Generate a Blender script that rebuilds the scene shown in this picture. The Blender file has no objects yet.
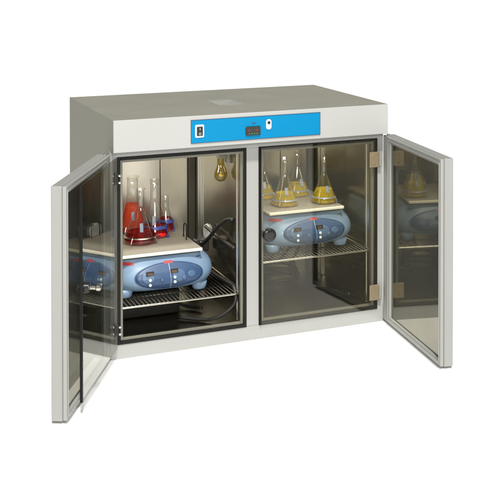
import bpy, bmesh, math, random
from mathutils import Vector, Matrix
from mathutils.bvhtree import BVHTree
random.seed(4)
S = bpy.context.scene
COL = S.collection
PI = math.pi

# ------------------------------------------------------------------ materials
def mat(name, color, rough=0.5, metal=0.0, bump=0.0, bscale=200, var=0.0, vscale=6, spec=0.5,
        stretch=(1, 1, 1), coat=0.0, emit=None, estr=0.0, rvar=0.0):
    m = bpy.data.materials.new(name); m.use_nodes = True
    nt = m.node_tree; N = nt.nodes; L = nt.links
    b = N['Principled BSDF']
    b.inputs['Base Color'].default_value = (*color, 1)
    b.inputs['Roughness'].default_value = rough
    b.inputs['Metallic'].default_value = metal
    b.inputs['Specular IOR Level'].default_value = spec
    b.inputs['Coat Weight'].default_value = coat
    tc = N.new('ShaderNodeTexCoord'); mp = N.new('ShaderNodeMapping')
    mp.inputs['Scale'].default_value = stretch
    L.new(tc.outputs['Object'], mp.inputs['Vector'])
    if var or rvar:
        n = N.new('ShaderNodeTexNoise'); n.inputs['Scale'].default_value = vscale
        n.inputs['Detail'].default_value = 5
        L.new(mp.outputs['Vector'], n.inputs['Vector'])
        if var:
            mx = N.new('ShaderNodeMixRGB'); mx.inputs[1].default_value = (*[c*(1-var) for c in color], 1)
            mx.inputs[2].default_value = (*[min(1, c*(1+var)) for c in color], 1)
            L.new(n.outputs['Fac'], mx.inputs[0]); L.new(mx.outputs[0], b.inputs['Base Color'])
        if rvar:
            mr = N.new('ShaderNodeMapRange')
            mr.inputs['To Min'].default_value = max(0.02, rough-rvar); mr.inputs['To Max'].default_value = rough+rvar
            L.new(n.outputs['Fac'], mr.inputs['Value']); L.new(mr.outputs[0], b.inputs['Roughness'])
    if bump:
        n2 = N.new('ShaderNodeTexNoise'); n2.inputs['Scale'].default_value = bscale
        n2.inputs['Detail'].default_value = 3
        L.new(mp.outputs['Vector'], n2.inputs['Vector'])
        bp = N.new('ShaderNodeBump'); bp.inputs['Strength'].default_value = bump
        bp.inputs['Distance'].default_value = 0.002
        L.new(n2.outputs['Fac'], bp.inputs['Height']); L.new(bp.outputs['Normal'], b.inputs['Normal'])
    if emit:
        b.inputs['Emission Color'].default_value = (*emit, 1); b.inputs['Emission Strength'].default_value = estr
    return m

def thin_glass(name, tint, base_ref, edge_ref, rough=0.01, rcol=(1, 1, 1), haze=0.0, hcol=(.3, .28, .22)):
    """clear tinted sheet: transmits a tint, reflects more and more towards grazing angles"""
    m = bpy.data.materials.new(name); m.use_nodes = True
    nt = m.node_tree; N = nt.nodes; L = nt.links
    N.remove(N['Principled BSDF']); out = N['Material Output']
    tr = N.new('ShaderNodeBsdfTransparent'); tr.inputs[0].default_value = (*tint, 1)
    gl = N.new('ShaderNodeBsdfGlossy'); gl.inputs['Roughness'].default_value = rough
    gl.inputs['Color'].default_value = (*rcol, 1)
    lw = N.new('ShaderNodeLayerWeight'); lw.inputs['Blend'].default_value = 0.35
    pw = N.new('ShaderNodeMath'); pw.operation = 'POWER'; pw.inputs[1].default_value = 2.0
    mr = N.new('ShaderNodeMapRange'); mr.inputs['To Min'].default_value = base_ref; mr.inputs['To Max'].default_value = edge_ref
    L.new(lw.outputs['Facing'], pw.inputs[0]); L.new(pw.outputs[0], mr.inputs['Value'])
    mix = N.new('ShaderNodeMixShader')
    L.new(mr.outputs[0], mix.inputs[0]); L.new(gl.outputs[0], mix.inputs[2])
    if haze:
        df = N.new('ShaderNodeBsdfDiffuse'); df.inputs[0].default_value = (*hcol, 1)
        m2 = N.new('ShaderNodeMixShader'); m2.inputs[0].default_value = haze
        L.new(tr.outputs[0], m2.inputs[1]); L.new(df.outputs[0], m2.inputs[2]); L.new(m2.outputs[0], mix.inputs[1])
    else:
        L.new(tr.outputs[0], mix.inputs[1])
    L.new(mix.outputs[0], out.inputs['Surface'])
    return m

M = {}
M['floor'] = mat('white_floor_sheet', (.96, .96, .95), .9, spec=.1, bump=.05, bscale=30)
M['white'] = mat('white_enamel', (.405, .408, .392), .38, bump=.05, bscale=350, var=.025, vscale=4, rvar=.05)
M['frame'] = mat('shaded_white_enamel', (.325, .327, .314), .40, bump=.05, bscale=350, var=.03, vscale=4, rvar=.05)  # fascia white darkened to stand for weaker light on the lower front
M['door'] = mat('shaded_door_enamel', (.285, .287, .275), .40, bump=.06, bscale=350, var=.04, vscale=5, rvar=.05)  # same white darkened further, shade put into the door colour
M['rim'] = mat('pale_grey_moulding', (.29, .293, .275), .45, bump=.06, bscale=300, var=.04, vscale=7)
M['casing'] = mat('warm_grey_enamel', (.245, .243, .208), .55, spec=.15, bump=.2, bscale=420, var=.10, vscale=5, rvar=.06)
M['liner'] = mat('lit_steel_liner', (.60, .56, .47), .24, metal=.85, bump=.03, bscale=40, stretch=(6, 6, .3), var=.035, vscale=1.2, rvar=.03)  # light copy of the liner steel, for the lit left back wall
M['linershade'] = mat('shaded_liner_steel', (.36, .335, .26), .13, metal=.95, bump=.02, bscale=40, stretch=(6, 6, .3), var=.10, vscale=2.2, rvar=.05)  # same steel darkened for the walls that get little light
M['shadebox'] = mat('shade_black', (.02, .019, .014), .45, metal=.3, bump=.1, bscale=120)  # black put in as shade below the left shelf
M['post'] = mat('dark_olive_strip', (.065, .06, .042), .4, metal=.3)
M['mat'] = mat('beige_grey_mat', (.23, .21, .17), .6, bump=.15, bscale=250, var=.08, vscale=20)
M['topmark'] = mat('faint_mark', (.295, .295, .265), .45, var=.12, vscale=30)
M['topline'] = mat('pale_line', (.38, .38, .35), .45)
M['basepan'] = mat('shaded_base_pan', (.16, .15, .12), .3, metal=1, bump=.05, bscale=90)  # steel floor darkened to hold the shade below the shelves
M['doorsteel'] = mat('polished_door_steel', (.29, .285, .25), .045, metal=.86, bump=.010, bscale=6, var=.16, vscale=3.5, rvar=.02)
M['doorsteel'].node_tree.nodes['Principled BSDF'].inputs['Specular Tint'].default_value = (.55, .54, .49, 1)
M['blue'] = mat('blue_panel_film', (.0, .205, .42), .5, spec=.15, bump=.04, bscale=400, var=.03, vscale=8)
M['black'] = mat('black_rubber', (.008, .008, .007), .6, spec=.2, bump=.1, bscale=300)
M['blackgloss'] = mat('black_plastic', (.015, .015, .015), .22, var=.2, vscale=20)
M['darkglass'] = mat('display_window', (.02, .025, .02), .12, var=.2, vscale=30)
M['whitepl'] = mat('white_plastic', (.8, .82, .84), .35, bump=.03)
M['brass'] = mat('tan_bronze', (.30, .235, .15), .42, metal=.45, bump=.2, bscale=150, var=.15, vscale=30)
M['chrome'] = mat('chrome_wire', (.66, .64, .56), .22, metal=1, bump=.05, bscale=200)
M['darkwire'] = mat('dull_wire', (.14, .135, .115), .4, metal=1, bump=.05)
M['trim'] = mat('olive_grey_trim', (.15, .145, .115), .4, bump=.05)
M['steel'] = mat('satin_steel', (.62, .61, .57), .3, metal=1, bump=.05, bscale=200, var=.05)
M['shaker'] = mat('pale_blue_moulding', (.165, .25, .36), .38, bump=.06, bscale=260, var=.04, vscale=6, coat=.15)
M['navy'] = mat('navy_panel', (.026, .060, .135), .42, bump=.02, bscale=300, var=.08, vscale=25)
M['panelblue'] = mat('mid_blue_film', (.055, .105, .19), .42, var=.1, vscale=40)
M['cream'] = mat('cream_platform', (.74, .69, .56), .45, bump=.08, bscale=200, var=.05, vscale=12)
M['red'] = mat('red_badge', (.42, .035, .035), .4, var=.25, vscale=90)
M['led'] = mat('pale_button', (.62, .75, .70), .35)
M['ledred'] = mat('red_digits', (.14, .015, .02), .4, emit=(1, .08, .03), estr=.05)
M['ledgreen'] = mat('green_digits', (.03, .25, .06), .4, emit=(.1, 1, .25), estr=.06)
M['brownglass'] = mat('brown_readout', (.10, .05, .025), .15, var=.3, vscale=120)
M['frost'] = mat('frosted_marking', (.15, .17, .21), .5, var=.5, vscale=60)
M['cord'] = mat('black_cord', (.014, .013, .012), .45, bump=.1, bscale=200)
M['clamp'] = mat('blue_clamp', (.03, .05, .22), .35, var=.1, vscale=30)
M['greyclamp'] = mat('grey_clamp', (.23, .26, .33), .35, metal=.3, var=.1, vscale=30)
M['flask'] = thin_glass('flask_glass', (.965, .97, .95), .09, 1.0, .03)
M['pane'] = thin_glass('smoked_pane', (.93, .925, .89), .028, .6, .012, (.95, .93, .85))
M['pane_open'] = thin_glass('clear_door_pane', (.78, .785, .77), .11, .50, .012, (.97, .97, .95))
M['amber'] = thin_glass('amber_reflection', (.66, .56, .22), .06, .6, .02, haze=.15, hcol=(.22, .18, .05))  # yellow of the reflection shape on the partition
def liquid(name, color, haze, hcol):
    m = bpy.data.materials.new(name); m.use_nodes = True
    nt = m.node_tree; N = nt.nodes; L = nt.links; N.remove(N['Principled BSDF'])
    g = N.new('ShaderNodeBsdfGlass'); g.inputs['Color'].default_value = (*color, 1); g.inputs['IOR'].default_value = 1.34
    g.inputs['Roughness'].default_value = .02
    d = N.new('ShaderNodeBsdfTranslucent'); d.inputs[0].default_value = (*hcol, 1)
    d2 = N.new('ShaderNodeBsdfDiffuse'); d2.inputs[0].default_value = (*hcol, 1)
    m1 = N.new('ShaderNodeMixShader'); L.new(d.outputs[0], m1.inputs[1]); L.new(d2.outputs[0], m1.inputs[2])
    mx = N.new('ShaderNodeMixShader'); mx.inputs[0].default_value = haze
    L.new(g.outputs[0], mx.inputs[1]); L.new(m1.outputs[0], mx.inputs[2]); L.new(mx.outputs[0], N['Material Output'].inputs['Surface'])
    return m
M['redliq'] = liquid('dark_red_broth', (.80, .03, .03), .16, (.55, .012, .015))
M['orangeliq'] = liquid('orange_red_broth', (1, .24, .14), .6, (.95, .15, .07))
M['yelliq'] = liquid('yellow_broth', (1, .90, .06), .36, (1, .80, .008))
M['glow'] = mat('reflection_glow', (1, .8, .3), .4, emit=(1, .78, .25), estr=.15)  # faint glow for the bright spot in that reflection, no lamp

# ------------------------------------------------------------------ helpers
def link(name, bm, m, parent=None, smooth=False, bevel=0.0, seg=2):
    bmesh.ops.recalc_face_normals(bm, faces=bm.faces)
    me = bpy.data.meshes.new(name); bm.to_mesh(me); bm.free()
    o = bpy.data.objects.new(name, me); COL.objects.link(o)
    me.materials.append(M[m] if isinstance(m, str) else m)
    if smooth:
        for p in me.polygons: p.use_smooth = True
    if bevel:
        bv = o.modifiers.new('Bevel', 'BEVEL'); bv.width = bevel; bv.segments = seg; bv.limit_method = 'ANGLE'
        bv.angle_limit = math.radians(40)
    if parent: o.parent = parent
    return o

def tag(o, label=None, cat=None, group=None, kind=None):
    if label: o['label'] = label
    if cat: o['category'] = cat
    if group: o['group'] = group
    if kind: o['kind'] = kind
    return o

def thing(name, label, cat, loc=(0, 0, 0), group=None):
    o = bpy.data.objects.new(name, None); COL.objects.link(o); o.location = loc
    o.empty_display_size = .05
    return tag(o, label, cat, group)

def box(bm, a, b, xf=None):
    (x0, y0, z0), (x1, y1, z1) = a, b
    vs = [(x0, y0, z0), (x1, y0, z0), (x1, y1, z0), (x0, y1, z0), (x0, y0, z1), (x1, y0, z1), (x1, y1, z1), (x0, y1, z1)]
    if xf: vs = [xf(Vector(v)) for v in vs]
    v = [bm.verts.new(q) for q in vs]
    for f in ((0, 3, 2, 1), (4, 5, 6, 7), (0, 1, 5, 4), (1, 2, 6, 5), (2, 3, 7, 6), (3, 0, 4, 7)):
        bm.faces.new([v[i] for i in f])

def boxes(*bs, xf=None):
    bm = bmesh.new()
    for a, b in bs: box(bm, a, b, xf)
    return bm

def ring_xz(bm, x0, x1, z0, z1, w, y0, y1, xf=None):
    """rectangular frame in the xz plane, mitre-free: four butted bars"""
    box(bm, (x0, y0, z0), (x0+w, y1, z1), xf); box(bm, (x1-w, y0, z0), (x1, y1, z1), xf)
    box(bm, (x0+w, y0, z0), (x1-w, y1, z0+w), xf); box(bm, (x0+w, y0, z1-w), (x1-w, y1, z1), xf)

def lathe(bm, prof, c=(0, 0, 0), n=40, xf=None, cap0=False, cap1=False):
    rings = []
    for r, z in prof:
        rg = []
        for i in range(n):
            a = 2*PI*i/n
            p = Vector((r*math.cos(a), r*math.sin(a), z))
            if xf: p = xf(p)
            rg.append(bm.verts.new(p+Vector(c)))
        rings.append(rg)
    for k in range(len(rings)-1):
        for i in range(n):
            j = (i+1) % n
            bm.faces.new((rings[k][i], rings[k][j], rings[k+1][j], rings[k+1][i]))
    if cap0: bm.faces.new(list(reversed(rings[0])))
    if cap1: bm.faces.new(rings[-1])

def tube(bm, pts, r, n=10, cap=True):
    pts = [Vector(p) for p in pts]; rings = []
    up = None
    for i, p in enumerate(pts):
        d = (pts[min(i+1, len(pts)-1)]-pts[max(i-1, 0)]).normalized()
        if up is None:
            up = d.orthogonal().normalized()
        else:
            up = (up-d*up.dot(d)).normalized()
        s = d.cross(up)
        rings.append([bm.verts.new(p+(up*math.cos(2*PI*k/n)+s*math.sin(2*PI*k/n))*r) for k in range(n)])
    for a, b in zip(rings, rings[1:]):
        for k in range(n):
            j = (k+1) % n
            bm.faces.new((a[k], a[j], b[j], b[k]))
    if cap:
        bm.faces.new(list(reversed(rings[0]))); bm.faces.new(rings[-1])

def spline(pts, per=10):
    P = [Vector(p) for p in pts]; P = [P[0]*2-P[1]]+P+[P[-1]*2-P[-2]]; out = []
    for i in range(1, len(P)-2):
        for k in range(per):
            t = k/per
            out.append(.5*((2*P[i])+(-P[i-1]+P[i+1])*t+(2*P[i-1]-5*P[i]+4*P[i+1]-P[i+2])*t*t+(-P[i-1]+3*P[i]-3*P[i+1]+P[i+2])*t**3))
    out.append(P[-2]); return out

# ------------------------------------------------------------------ dimensions
W, H, D = 1.30, 1.029, .80
HB, HE = .8915, .0515            # header bottom and how far it stands forward
Z0, Z1 = .065, .862              # chamber openings
LX0, LX1, RX0, RX1 = .031, .612, .676, 1.266
YB = .735                        # chamber back

# ------------------------------------------------------------------ setting
bm = bmesh.new(); box(bm, (-60, -60, -.5), (80, 90, 0)); tag(link('floor', bm, 'floor'), kind='structure')

# ------------------------------------------------------------------ cabinet
cab = thing('incubator_cabinet', 'wide grey and white two chamber laboratory incubator standing with both doors open', 'incubator')
FY = .022                        # depth of the white front frame
# outer casing: sides, back, top, bottom
link('casing', boxes(((0, FY, .004), (.012, D, H-.004)), ((W-.012, FY, .004), (W, D, H-.004)),
                     ((.012, D-.012, .004), (W-.012, D, H-.004)), ((0, -HE+.004, H-.004), (W, D, H)),
                     ((.012, FY, .004), (W-.012, D-.012, .016)),
                     ((0, -HE+.004, HB), (.012, FY, H-.004)), ((W-.012, -HE+.004, HB), (W, FY, H-.004))), 'casing', cab)
hd = link('header_fascia', boxes(((0, -HE, HB), (W, -HE+.004, H)), ((.012, -HE+.004, HB), (W-.012, 0, HB+.006))), 'white', cab, bevel=.0025)
bm = bmesh.new()
box(bm, (0, 0, 0), (LX0, FY, HB)); box(bm, (RX1, 0, 0), (W, FY, HB))
box(bm, (LX1, 0, Z0), (RX0, FY, Z1)); box(bm, (LX0, 0, 0), (RX1, FY, Z0)); box(bm, (LX0, 0, Z1), (RX1, FY, HB))
link('front_frame', bm, 'frame', cab)
# seam lines of the front frame
for sa, sb in (((LX1+.001, -.0006, Z0-.0012), (RX0-.001, .001, Z0+.0004)), ((LX1+.001, -.0006, Z1-.0004), (RX0-.001, .001, Z1+.0012)),
               ((.0, -.0006, HB-.006), (W, .001, HB-.0008))):
    link('frame_seam', boxes((sa, sb)), 'casing', cab)

def chamber(x0, x1):
    bm = bmesh.new(); t = .003
    box(bm, (x0, FY, Z0), (x0+t, YB, Z1)); box(bm, (x1-t, FY, Z0), (x1, YB, Z1))
    box(bm, (x0+t, YB-t, Z0), (x1-t, YB, Z1)); box(bm, (x0+t, FY, Z1-t), (x1-t, YB-t, Z1))
    ln = link('chamber_liner', bm, 'linershade', cab)
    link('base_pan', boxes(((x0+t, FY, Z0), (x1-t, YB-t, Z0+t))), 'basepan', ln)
    link('corner_strip', boxes(((x1-.036, YB-.030, Z0+t), (x1-t-.0005, YB-t-.0005, Z1-t-.001))), 'post', ln, bevel=.003)  # dark strip added along the back corner
    link('duct_panel', boxes(((x0+.006, YB-.016, .19), (x0+.40, YB-t-.0005, Z1-.006))), 'liner' if x0 < .5 else 'linershade', ln, bevel=.004)  # left back gets the lit steel, right back the shaded copy
    link('back_panel', boxes(((x0+.403, YB-.012, .19), (x1-.038, YB-t-.0005, Z1-.006))), 'liner' if x0 < .5 else 'linershade', ln, bevel=.003)
    for xa, xb in ((x0+t+.0005, x0+.012), (x1-.012, x1-t-.0005)):
        for ya in (.052, .60):
            bm = bmesh.new()
            box(bm, (xa, ya, Z0+.006), (xb, ya+.012, Z1-.01)); box(bm, (xa, ya+.034, Z0+.006), (xb, ya+.046, Z1-.01))
            xm = (xa+xb)/2
            box(bm, (xm-.002, ya+.012, Z0+.006), (xm+.002, ya+.034, Z1-.01))
            link('shelf_rail', bm, 'steel', ln)
    # black door seal round the opening
    bm = bmesh.new(); ring_xz(bm, x0-.003, x1+.003, Z0-.003, Z1+.003, .014, -.004, .004)
    link('door_seal', bm, 'black', cab, bevel=.002)
    bm = bmesh.new(); ring_xz(bm, x0+.011, x1-.011, Z0+.011, Z1-.011, .012, .006, .018)
    link('inner_trim', bm, 'trim', cab, bevel=.002)
    return ln
lL = chamber(LX0, LX1); lR = chamber(RX0, RX1)

# faint pale adhesive plate on the top sheet
pl = link('top_plate', boxes(((.560, .215, H), (.685, .405, H+.0012))), 'topmark', cab, bevel=.0005)
for k in range(3):
    link('printed_line', boxes(((.572, .255+.045*k, H+.0012), (.625+.045*((k*7) % 3)/2, .268+.045*k, H+.0016))), 'topline', pl)

# control panel
px0, px1, pz0, pz1 = .342, .950, .912, 1.009
cp = link('control_panel', boxes(((px0, -HE-.003, pz0), (px1, -HE, pz1))), 'blue', cab)
bm = bmesh.new(); ring_xz(bm, px0-.0025, px1+.0025, pz0-.0025, pz1+.0025, .0025, -HE-.004, -HE)
link('panel_border', bm, 'navy', cp, bevel=.001)
yf = -HE-.003
def plate_xz(bm, cx, cz, w, h, y0, y1, r=.004, n=6):
    pts = []
    for sx, sz, a0 in ((1, 1, 0), (-1, 1, 90), (-1, -1, 180), (1, -1, 270)):
        for k in range(n+1):
            a = math.radians(a0+90*k/n)
            pts.append((cx+sx*(w/2-r)+r*math.cos(a), cz+sz*(h/2-r)+r*math.sin(a)))
    A = [bm.verts.new((x, y0, z)) for x, z in pts]; B = [bm.verts.new((x, y1, z)) for x, z in pts]
    bm.faces.new(A); bm.faces.new(list(reversed(B)))
    for i in range(len(A)):
        j = (i+1) % len(A); bm.faces.new((A[i], B[i], B[j], A[j]))
# pixel-free positions measured along the panel
sx = .378
bm = bmesh.new(); plate_xz(bm, sx, .962, .040, .056, yf-.003, yf, .006)
sw = link('power_switch', bm, 'whitepl', cp, bevel=.0008)
bm = bmesh.new(); plate_xz(bm, sx, .962, .027, .040, yf-.008, yf-.003, .003)
link('rocker', bm, 'blackgloss', sw, bevel=.001)
bm = bmesh.new(); box(bm, (sx-.001, yf-.0088, .967), (sx+.001, yf-.008, .976))
n = 20; tube(bm, [(sx+.0045*math.cos(2*PI*i/n), yf-.0085, .951+.0045*math.sin(2*PI*i/n)) for i in range(n+1)], .0007, 5, False)
link('switch_mark', bm, 'whitepl', sw)
dx = .625
bm = bmesh.new(); plate_xz(bm, dx, .948, .070, .040, yf-.006, yf, .006)
dp = link('display', bm, 'darkglass', cp, bevel=.0012)
for x in (-.020, .016):
    link('lit_segment', boxes(((dx+x-.006, yf-.0066, .948), (dx+x+.006, yf-.006, .955))), 'ledred', dp)
bm = bmesh.new()
for i, x in enumerate((-.018, -.006, .006, .018)): box(bm, (dx+x-.003, yf-.0066, .935), (dx+x+.003, yf-.006, .938))
link('indicator', bm, 'ledgreen', dp)
bm = bmesh.new(); box(bm, (dx-.004, yf-.0008, .979), (dx+.012, yf, .984)); box(bm, (dx+.014, yf-.0008, .980), (dx+.017, yf, .983))
link('panel_mark', bm, 'navy', cp)
kx = .700
bm = bmesh.new(); plate_xz(bm, kx, .972, .025, .046, yf-.004, yf, .012)
lk = link('key_lock', bm, 'whitepl', cp, bevel=.001)
bm = bmesh.new(); lathe(bm, [(.0001, .004), (.0062, .004), (.0075, .0)], n=24, xf=lambda p: Vector((kx+p.x, yf-.004-p.z, .980+p.y)))
link('keyhole', bm, 'blackgloss', lk)

# outer doors -----------------------------------------------------------------
def outer_door(side, ang):
    a = ang; T = .058; LL = .672; z0, z1 = .010, .880
    hx = 0 if side < 0 else W
    sgn = 1 if side < 0 else -1
    u = Vector((sgn*math.cos(a), -math.sin(a), 0)); n = Vector((sgn*math.sin(a), math.cos(a), 0))
    def xf(p): return Vector((hx, 0, 0))+u*p.x+n*p.y+Vector((0, 0, p.z))   # x along the door, y=0 inner face, y<0 outwards
    bm = bmesh.new(); fr = .030; fh = .085; ff = .014
    # moulded frame round a recessed steel panel
    box(bm, (.0005, -T, z0), (LL, -.016, z1), xf)
    d = link('outer_door', bm, 'door', cab, bevel=.004)
    bm = bmesh.new()
    box(bm, (.0012, -.0155, z0+.002), (fh, 0, z1-.002), xf); box(bm, (LL-ff, -.0155, z0+.002), (LL-.002, 0, z1-.002), xf)
    box(bm, (fh, -.0155, z0+.002), (LL-ff, 0, z0+fr), xf); box(bm, (fh, -.0155, z1-fr), (LL-ff, 0, z1-.002), xf)
    link('door_rim', bm, 'rim', d, bevel=.003)
    bm = bmesh.new(); ring_xz(bm, fh-.02, LL-ff+.004, z0+fr-.014, z1-fr+.014, .006, .0, .004, xf)
    link('magnetic_seal', bm, 'door', d, bevel=.0015)
    bm = bmesh.new(); box(bm, (fh-.002, -.0152, z0+fr-.002), (LL-ff+.002, -.010, z1-fr+.002), xf)
    link('steel_panel', bm, 'doorsteel', d)
    # folded seam on the free end
    bm = bmesh.new(); box(bm, (LL, -.020, z0+.004), (LL+.0012, -.018, z1-.004), xf)
    link('edge_seam', bm, 'rim', d)
    # hinge pins at top and bottom
    for z in (z0-.004, z1):
        bm = bmesh.new(); lathe(bm, [(.008, 0), (.008, .004)], n=16, xf=lambda p, z=z: xf(Vector((.018, -.02, z)))+p, cap0=True, cap1=True)
        link('hinge_pin', bm, 'steel', d)
    return d
outer_door(-1, math.radians(117.95)); outer_door(1, math.radians(83.4))

# inner glass doors -------------------------------------------------------------
def disc(bm, xf, c, r, t, n=28, dome=.3):
    lathe(bm, [(r, 0), (r, t*.7), (r*.9, t), (r*.5, t*(1+dome*.3)), (.0003, t*(1+dome*.4))], n=n,
          xf=lambda p: xf(Vector((c[0]+p.x, c[1]-p.z, c[2]+p.y))), cap0=True)
def glass_door(side, ang, x0, w, z0, z1, pm):
    a = ang; sgn = 1 if side < 0 else -1
    u = Vector((sgn*math.cos(a), -math.sin(a), 0)); n = Vector((sgn*math.sin(a), math.cos(a), 0))
    def xf(p): return Vector((x0, -.006, 0))+u*p.x+n*p.y+Vector((0, 0, p.z))
    g = link('glass_door', boxes(((0, -.006, z0), (w, 0, z1)), xf=xf), pm, cab)
    if side < 0:
        link('edge_trim', boxes(((w, -.008, z0-.004), (w+.012, .002, z1)), xf=xf), 'black', g, bevel=.001)
    else:
        link('edge_trim', boxes(((w, -.007, z0), (w+.004, .001, z1)), xf=xf), 'black', g)
    zc = .47
    bm = bmesh.new(); disc(bm, xf, (w-.035, -.006, zc), .030 if side > 0 else .020, .024)
    k = link('knob', bm, 'blackgloss', g, smooth=False, bevel=.002)
    if side < 0:
        bm = bmesh.new()
        lathe(bm, [(.021, 0), (.019, .018), (.0003, .020)], n=24, xf=lambda p: xf(Vector((w-.035+p.x, .0005+p.z, zc+p.y))), cap0=True)
        link('latch_boss', bm, 'blackgloss', g)
        bm = bmesh.new()
        lathe(bm, [(.008, 0), (.008, .022), (.012, .026), (.012, .04), (.0003, .043)], n=20, xf=lambda p: xf(Vector((w-.035+p.x, .0205+p.z, zc+p.y))), cap0=True)
        link('latch_pin', bm, 'chrome', g)
        for z in (.130, .775):
            bm = bmesh.new()
            box(bm, (-.012, -.012, z-.026), (.016, -.0065, z+.026), xf); box(bm, (-.012, .0005, z-.026), (.016, .006, z+.026), xf)
            hg = link('hinge', bm, 'blackgloss', g, bevel=.002)
            for dz in (-.015, .015):
                bm = bmesh.new(); lathe(bm, [(.006, 0), (.005, .004), (.0003, .005)], n=14, xf=lambda p, dz=dz: Vector((x0+.006+p.x, -.021-p.z, z+dz+p.y)), cap0=True)
                link('screw', bm, 'chrome', hg)
    else:
        for z in (.145, .768):
            bm = bmesh.new()
            box(bm, (-.004, -.013, z-.036), (.044, -.0065, z+.036), xf)
            hg = link('hinge', bm, 'brass', g, bevel=.0015)
            bm = bmesh.new(); box(bm, (-.018, -.0165, z-.033), (-.0045, -.002, z+.033), xf)
            link('hinge_knuckle', bm, 'casing', hg, bevel=.002)
            for dz in (-.018, .018):
                bm = bmesh.new(); lathe(bm, [(.005, 0), (.004, .002), (.0003, .0025)], n=14, xf=lambda p, dz=dz: Vector((x0-.022+p.x, -.0196-p.z, z+dz+p.y)), cap0=True)
                link('screw', bm, 'brass', hg)
    return g
gL = glass_door(-1, math.radians(117.3), LX0-.004, .582, .052, .864, 'pane_open')
gR = glass_door(1, 0, RX1+.0, .584, Z0+.001, Z1-.001, 'pane')

# amber solid standing in for a yellow flask's reflection in the partition; bracket added
lp = link('reflection_mount', boxes(((LX1-.018, .185, .765), (LX1-.0035, .230, .82)), ((LX1-.062, .192, .788), (LX1-.018, .222, .803))), 'trim', cab, bevel=.002)
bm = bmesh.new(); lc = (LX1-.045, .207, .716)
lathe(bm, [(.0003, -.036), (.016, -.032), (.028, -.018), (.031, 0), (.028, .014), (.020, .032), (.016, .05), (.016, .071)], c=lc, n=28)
link('flask_reflection', bm, 'amber', lp, smooth=True)
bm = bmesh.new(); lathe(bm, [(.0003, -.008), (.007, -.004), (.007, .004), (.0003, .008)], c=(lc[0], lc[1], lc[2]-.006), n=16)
link('reflection_spot', bm, 'glow', lp, smooth=True)
# white port with socket on the partition wall
bm = bmesh.new(); lathe(bm, [(.040, 0), (.036, .012), (.022, .014), (.0003, .012)], n=32, xf=lambda p: Vector((LX1-.0035-p.z, .515+p.x, .375+p.y)))
link('wall_port', bm, 'whitepl', cab, smooth=False)

link('shade_box', boxes(((LX0+.006, .30, Z0+.0035), (.40, YB-.02, .182))), 'shadebox', lL, bevel=.008)  # dark box added to keep the space below the shelf in shade

# ------------------------------------------------------------------ wire shelves
def wire_shelf(x0, x1, z, label):
    t = thing('wire_shelf', label, 'shelf', ((x0+x1)/2, .38, z), 'wire shelves in the two chambers')
    w = (x1-x0)/2; d = .345
    bm = bmesh.new()
    r = .006
    loop = []
    for cx, cy, a0 in ((w-.02, d-.02, 0), (-w+.02, d-.02, 90), (-w+.02, -d+.02, 180), (w-.02, -d+.02, 270)):
        for k in range(6):
            a = math.radians(a0+90*k/5); loop.append((cx+.02*math.cos(a), cy+.02*math.sin(a), 0))
    loop.append(loop[0]); tube(bm, loop, r*.75, 8, False)
    link('shelf_rim', bm, 'chrome', t, smooth=True)
    bm = bmesh.new(); n = 30
    for i in range(1, n):
        x = -w+2*w*i/n; tube(bm, [(x, -d, .003), (x, d, .003)], .0017, 6)
    for y in (-.2, 0, .2): tube(bm, [(-w, y, -.003), (w, y, -.003)], .003, 6)
    link('wire_grid', bm, 'darkwire', t, smooth=True)
    return t
SL, SR = .205, .331
wire_shelf(LX0+.016, LX1-.016, SL, 'lower chrome wire shelf carrying the shaker with the red flasks')
wire_shelf(RX0+.016, RX1-.016, SR, 'higher chrome wire shelf behind the closed glass door, under the yellow flasks')

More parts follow.
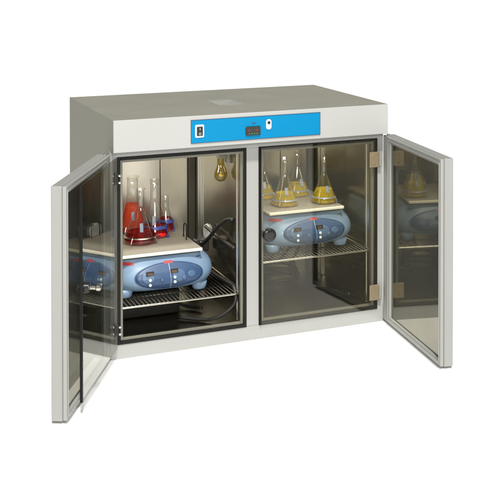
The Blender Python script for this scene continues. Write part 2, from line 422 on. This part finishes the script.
# ------------------------------------------------------------------ orbital shakers
SH = .192     # platform height above the shelf
def se(t, a, b, e):
    c, s = math.cos(t), math.sin(t)
    return a*math.copysign(abs(c)**(2/e), c), b*math.copysign(abs(s)**(2/e), s)
def make_shaker(loc, label):
    t = thing('orbital_shaker', label, 'shaker', loc, 'pale blue orbital shakers on the shelves')
    bm = bmesh.new(); n = 160; rings = []
    #        z     a     b    y-shift exponent
    for z, a, b, ys, e in ((.020, .170, .165, .010, 3.2), (.026, .192, .190, .004, 3.2), (.040, .214, .208, -.004, 3.0), (.062, .228, .219, -.006, 2.9),
                           (.085, .232, .220, -.004, 2.9), (.108, .227, .214, .001, 3.0), (.130, .215, .203, .007, 3.3), (.150, .203, .193, .012, 3.8),
                           (.162, .197, .187, .014, 4.5), (.168, .190, .181, .014, 5.0)):
        rg = []
        for i in range(n):
            x, y = se(2*PI*i/n, a, b, e); k = max(0, min(1, (a-.165)/.05)); rg.append(bm.verts.new((x*(1+.09*k)+.020*k, y+ys, z)))
        rings.append(rg)
    for A, B in zip(rings, rings[1:]):
        for i in range(n):
            j = (i+1) % n; bm.faces.new((A[i], A[j], B[j], B[i]))
    bm.faces.new(list(reversed(rings[0]))); bm.faces.new(rings[-1])
    bvh = BVHTree.FromBMesh(bm)
    def on(x, z, off):
        h = bvh.ray_cast(Vector((x, -1, z)), Vector((0, 1, 0)))
        p, nn = h[0], h[1]
        if nn.y > 0: nn = -nn
        return p+Vector((0, -off, 0))
    body = link('body', bm, 'shaker', t, smooth=True)
    for fx in (-1, 1):
        for fy in (-1, 1):
            bm = bmesh.new()
            lathe(bm, [(.020, 0), (.024, .005), (.027, .018), (.029, .036)], c=(fx*.172+.014, fy*.150, 0), n=24, cap0=True, cap1=True,
                  xf=lambda p: Vector((p.x*1.25, p.y, p.z)))
            link('foot', bm, 'shaker', t, smooth=True)
    # oval control panel conforming to the swollen front
    def patch(cx, cz, ra, rb, off, rings_n=6, seg=56, clip=None, thick=.002):
        bm = bmesh.new(); c = bm.verts.new(on(cx, cz, off)); prev = None; last = None
        for k in range(1, rings_n+1):
            rg = []
            for i in range(seg):
                a = 2*PI*i/seg
                rg.append(bm.verts.new(on(cx+ra*k/rings_n*math.cos(a), cz+rb*k/rings_n*math.sin(a), off)))
            if prev is None:
                for i in range(seg): bm.faces.new((c, rg[i], rg[(i+1) % seg]))
            else:
                for i in range(seg):
                    j = (i+1) % seg; bm.faces.new((prev[i], prev[j], rg[j], rg[i]))
            prev = rg
        out = [bm.verts.new(v.co+Vector((0, thick+off, 0))) for v in prev]
        for i in range(seg):
            j = (i+1) % seg; bm.faces.new((prev[i], prev[j], out[j], out[i]))
        return bm
    EC = .090
    PX = .030
    pn = link('oval_panel', patch(PX, EC, .156, .053, .0040, 12, 72), 'navy', t, smooth=True)
    bm = bmesh.new(); sg = 64
    tube(bm, [on(PX+.158*math.cos(2*PI*i/sg), EC+.055*math.sin(2*PI*i/sg), .002) for i in range(sg+1)], .0022, 6, False)
    link('panel_rim', bm, 'panelblue', pn, smooth=True)
    bm = bmesh.new(); tube(bm, [on(PX, EC-.050+.1*i/12, .0050) for i in range(13)], .0018, 6)
    link('divider', bm, 'shaker', pn)
    for x, z, ra, rb in ((-.100, EC, .030, .024), (.040, EC, .030, .026), (.100, EC, .018, .014)):
        link('film_field', patch(x+PX, z, ra, rb, .0056, 5, 32, thick=.0005), 'panelblue', pn, smooth=True)
    for x, z in ((-.092, EC+.018), (.018, EC+.020)):
        bm = bmesh.new()
        p = on(x+PX, z, .006); box(bm, (p.x-.018, p.y-.004, z-.010), (p.x+.018, p.y+.004, z+.010))
        ds = link('readout', bm, 'blackgloss', pn, bevel=.002)
        link('readout_glass', boxes(((p.x-.012, p.y-.0046, z-.005), (p.x+.012, p.y-.004, z+.005))), 'brownglass', ds)
    for x, z, r in ((-.094, EC-.007, .0065), (-.094, EC-.029, .0065), (.018, EC-.004, .0065), (.018, EC-.024, .0065), (.062, EC-.012, .010), (-.040, EC-.012, .007)):
        p = on(x+PX, z, .0052); bm = bmesh.new()
        lathe(bm, [(r, 0), (r, .003), (r*.7, .005), (.0003, .0055)], n=20, xf=lambda q: Vector((p.x+q.x, p.y-q.z, p.z+q.y)), cap0=True)
        link('button', bm, 'led' if r < .0068 else 'panelblue', pn, smooth=True)
    # red badges and the small dark mark
    def strip(cx, cz, w, h, off, k=8):
        bm = bmesh.new(); A = [bm.verts.new(on(cx-w/2+w*i/k, cz-h/2, off)) for i in range(k+1)]; B = [bm.verts.new(on(cx-w/2+w*i/k, cz+h/2, off)) for i in range(k+1)]
        for i in range(k): bm.faces.new((A[i], A[i+1], B[i+1], B[i]))
        return bm
    link('red_badge', strip(-.150, .150, .052, .013, .0015), 'red', t)
    link('red_badge', strip(PX, EC+.056, .040, .009, .0045), 'red', t)
    bm = strip(.178, .150, .022, .004, .0012); 
    link('dark_mark', bm, 'navy', t)
    # platform: white-edged tray on a black drive collar
    link('drive_collar', boxes(((-.150, -.140, .168), (.150, .160, .1785))), 'black', t)
    bm = bmesh.new(); box(bm, (-.190, -.190, .179), (.190, .200, SH))
    pf = link('platform', bm, 'cream', t, bevel=.003)
    tm = link('rubber_mat', boxes(((-.186, -.184, SH), (.186, .196, SH+.0015))), 'mat', pf)
    return t
shL = make_shaker((.262, .315, SL+.008), 'pale blue shaker on the lower shelf carrying the red flasks')
def dup(root, loc, label):
    def rec(o, par):
        c = o.copy(); COL.objects.link(c); c.parent = par
        for ch in list(o.children): rec(ch, c)
        return c
    r = rec(root, None); r.location = loc; r['label'] = label
    return r
shR = dup(shL, (.968, .315, SR+.008), 'pale blue shaker behind the closed glass door carrying the yellow flasks')

# ------------------------------------------------------------------ flasks
def flask_prof(R, Hf, nr, neck=.66):
    """outer profile of an Erlenmeyer flask, base at z = 0"""
    P = [(.0003, .003), (R*.86, .001), (R*.95, .004), (R, .014)]
    zc = Hf*neck
    for k in range(1, 9):
        t = k/8; P.append((R+(nr-R)*(t**1.02), .014+(zc-.014)*t))
    P[-1] = (nr*1.04, zc); P.append((nr, zc+.008)); P.append((nr, Hf-.006)); P.append((nr*1.28, Hf-.002)); P.append((nr*1.25, Hf)); P.append((nr*.98, Hf-.001))
    return P
def r_at(prof, z):
    q = [p for p in prof if True]
    for a, b in zip(q, q[1:]):
        if a[1] <= z <= b[1] and b[1] > a[1]: return a[0]+(b[0]-a[0])*(z-a[1])/(b[1]-a[1])
    return q[3][0]
def make_flask(x, y, z, R, Hf, nr, fill, liq, label, group, foam=False):
    t = thing('conical_flask', label, 'flask', (x, y, z), group)
    P = flask_prof(R, Hf, nr)
    bm = bmesh.new(); lathe(bm, P, n=44); 
    link('glass_wall', bm, 'flask', t, smooth=True)
    zs = [.005]+[.005+(fill-.005)*k/8 for k in range(1, 9)]
    Q = [(.0003, .0048), (R*.85, .0045)]+[(max(.004, r_at(P, zz)-.003), zz+.002) for zz in zs]
    Q.append((max(.003, r_at(P, fill)-.008), fill+.0012)); Q.append((.0003, fill+.0012))
    bm = bmesh.new(); lathe(bm, Q, n=40)
    link('broth', bm, liq, t, smooth=True)
    # printed marking patch and graduation lines on the side towards the doorway
    a0 = math.radians(-112+((x*997) % 1)*34)
    def wall(a, z): r = r_at(P, z)+.0007; return (r*math.cos(a), r*math.sin(a), z)
    z0, z1 = Hf*.24, Hf*.39; bm = bmesh.new(); g = []
    for j in range(5):
        z = z0+(z1-z0)*j/4; wd = .0075/r_at(P, z)
        g.append([bm.verts.new(wall(a0+wd*(i/5-.5)*2, z)) for i in range(6)])
    for j in range(4):
        for i in range(5): bm.faces.new((g[j][i], g[j][i+1], g[j+1][i+1], g[j+1][i]))
    mk = link('marking_patch', bm, 'frost', t, smooth=True)
    bm = bmesh.new()
    for k in range(7):
        z = Hf*(.16+.055*k); ww = (.010 if k % 2 else .006)/r_at(P, z); a1 = a0+.45
        tube(bm, [wall(a1+ww*i/3, z) for i in range(4)], .0006, 4)
    o = link('graduation', bm, 'frost', t)
    return t
def clamp(par, x, y, z, R, m):
    """spring clamp bolted to the platform: low ring and four prongs"""
    bm = bmesh.new(); n = 40
    h = .044 if m == 'clamp' else .030; hh = .014 if m == 'clamp' else .005
    rr = .93 if m == 'clamp' else .965
    lathe(bm, [(R*rr-.006, h), (R*rr, h), (R*rr-.006, h+hh), (R*rr-.008, h+hh), (R*rr-.006, h)], c=(x, y, z), n=n)
    for k in range(4):
        a = PI/4+k*PI/2; c, s = math.cos(a), math.sin(a)
        tube(bm, spline([(x+c*R*.3, y+s*R*.3, z+.0015), (x+c*R*1.03, y+s*R*1.03, z+.003), (x+c*R*1.05, y+s*R*1.05, z+.02), (x+c*(R*rr-.002), y+s*(R*rr-.002), z+h+.003)], 5), .0022, 6)
    o = link('flask_clamp', bm, m, par)
    return o
GL = 'flasks of red broth on the lower shaker'; GR = 'flasks of yellow broth on the higher shaker'
zl = SL+.008+SH; zr = SR+.008+SH
FL = [  # x, y, R, H, neck, fill, liquid, label
 (.222, .330, .078, .247, .0175, .050, 'redliq', 'front flask of dark red broth on the lower shaker, nearest the doorway'),
 (.312, .412, .068, .266, .0190, .050, 'redliq', 'tall flask of dark red broth in a blue clamp, right behind the front flask'),
 (.243, .545, .064, .262, .0260, .130, 'orangeliq', 'flask filled high with bright orange red broth, leftmost on the lower shaker'),
 (.392, .500, .044, .165, .0150, .060, 'redliq', 'small dark red flask with a blue clamp, farthest right on the lower shaker'),
]
for x, y, R, Hf, nr, fi, lq, lb in FL:
    make_flask(x, y, zl+.002, R, Hf, nr, fi, lq, lb, GL)
    clamp(shL, x-.262, y-.315, SH, R, 'clamp' if R in (.068, .044) else 'steel')
FR = [
 (1.100, .230, .061, .217, .0120, .066, 'yelliq', 'yellow flask at the front right of the higher shaker'),
 (.903, .245, .061, .230, .0125, .060, 'yelliq', 'front yellow flask left of the dark corner, on the higher shaker'),
 (1.045, .425, .060, .222, .0125, .060, 'yelliq', 'yellow flask at the back, between the two front yellow flasks'),
 (.865, .435, .060, .222, .0125, .060, 'yelliq', 'yellow flask at the back left beside the white centre post'),
]
for x, y, R, Hf, nr, fi, lq, lb in FR:
    make_flask(x, y, zr+.002, R, Hf, nr, fi, lq, lb, GR)
    clamp(shR, x-.968, y-.315, SH, R, 'greyclamp')
# wire handling loop beside the red flasks
bm = bmesh.new(); q = (.452-.262, .30-.315)
tube(bm, spline([(.165, -.03, SH), (.165, -.03, SH+.055), (.170, -.01, SH+.068), (.172, .03, SH+.060), (.172, .035, SH)], 6), .0028, 8)
link('wire_loop', bm, 'black', shL)

# ------------------------------------------------------------------ cords
def cord(label, pts, r, plug=None, coil=None):
    t = thing('power_cord', label, 'cord', (0, 0, 0), 'black power cords')
    bm = bmesh.new(); tube(bm, spline(pts, 10), r, 10)
    link('cable', bm, 'cord', t, smooth=True)
    if plug:
        for a, b in plug: pass
        link('plug', boxes(*plug), 'cord', t, bevel=.008, seg=3)
    return t
xw = LX1
cord('black power cord plugged into the partition wall beside the lower shaker',
     [(xw-.06, .45, .345), (xw-.065, .40, .352), (xw-.055, .33, .40), (xw-.04, .26, .46), (xw-.02, .19, .505), (xw-.02, .12, .52)], .0085,
     plug=[((xw-.085, .44, .300), (xw-.02, .50, .355)), ((xw-.075, .455, .255), (xw-.04, .485, .298))])
cord('black power cord drooping from the plug down over the wire shelf, left chamber',
     [(xw-.055, .46, .285), (xw-.05, .40, .25), (xw-.05, .30, .235), (xw-.03, .17, .225), (xw-.02, .10, .215), (xw-.03, .07, .15), (xw-.12, .10, .085), (xw-.25, .2, .080)], .0085)
cord('black power cord along the partition wall above the plug',
     [(xw-.03, .47, .415), (xw-.03, .40, .41), (xw-.03, .30, .405), (xw-.02, .20, .395), (xw-.02, .10, .395)], .0075)
pts = [(1.15, .60, .44), (1.17, .66, .30), (1.16, .68, .20), (1.10, .66, .11)]
for k in range(26):
    a = k*.75; pts.append((1.00+.11*math.cos(a)*(1-.012*k), .56+.09*math.sin(a), .085+.0035*k+.004*math.sin(k)))
pts += [(1.05, .45, .085), (1.15, .33, .082), (1.225, .20, .080)]
cord('tangled black power cord coiled on the chamber bottom behind the closed glass door', pts, .0075)
pts = [(.34, .56, .31), (.36, .66, .22), (.36, .64, .12)]
for k in range(22):
    a = .4+k*.8; pts.append((.34+.08*math.cos(a), .50+.10*math.sin(a), .083+.004*k+.004*math.sin(k*2)))
pts += [(.42, .36, .09), (.50, .28, .084)]
cord('tangled black power cord coiled under the lower shelf', pts, .0075)

# ------------------------------------------------------------------ camera
cam = bpy.data.cameras.new('camera'); co = bpy.data.objects.new('camera', cam); COL.objects.link(co)
co.location = (-1.2186, -4.8491, 1.7489)
co.rotation_euler = (PI/2-.0167, 0, -.4186)
cam.sensor_width = 36; cam.lens = 1164.92/500*36
cam.shift_x = (250-312.72)/500; cam.shift_y = -(250+31.25)/500
cam.clip_end = 400; S.camera = co

# ------------------------------------------------------------------ light
w = bpy.data.worlds.new('World'); S.world = w; w.use_nodes = True
bg = w.node_tree.nodes['Background']; bg.inputs[0].default_value = (1, .96, .86, 1); bg.inputs[1].default_value = .16
def look(o, target): o.rotation_euler = (Vector(target)-o.location).to_track_quat('-Z', 'Y').to_euler()
sun = bpy.data.lights.new('studio_key', 'SUN'); sun.energy = 4.1; sun.angle = math.radians(6); sun.color = (1, .985, .95)
so = bpy.data.objects.new('studio_key', sun); COL.objects.link(so)
el, az = math.radians(60), math.radians(13.5)
so.rotation_euler = Vector((math.sin(az)*math.cos(el), math.cos(az)*math.cos(el), -math.sin(el))).to_track_quat('-Z', 'Y').to_euler()
fl = bpy.data.lights.new('studio_softbox', 'AREA'); fl.energy = 135; fl.shape = 'DISK'; fl.size = .9
fo = bpy.data.objects.new('studio_softbox', fl); COL.objects.link(fo); fo.location = (-.6, -4.6, 2.5); look(fo, (.5, .2, .5))
# unseen roof fills: left inferred from its wall, right added to brighten flasks
for nm, x, en in (('chamber_fill', .24, 2.6), ('chamber_fill', .97, 2.5)):
    a = bpy.data.lights.new(nm, 'AREA'); a.shape = 'RECTANGLE'; a.size = .4; a.size_y = .04; a.energy = en; a.color = (1, .95, .84)
    ao = bpy.data.objects.new(nm, a); COL.objects.link(ao); ao.location = (x, .10, Z1-.012); look(ao, (x, .45, .3))

S.view_settings.view_transform = 'Standard'; S.view_settings.look = 'None'; S.view_settings.exposure = 0; S.view_settings.gamma = 1
S.render.engine = 'CYCLES'
S.cycles.max_bounces = 14; S.cycles.transparent_max_bounces = 24; S.cycles.glossy_bounces = 6
S.cycles.sample_clamp_indirect = 6; S.cycles.blur_glossy = .3
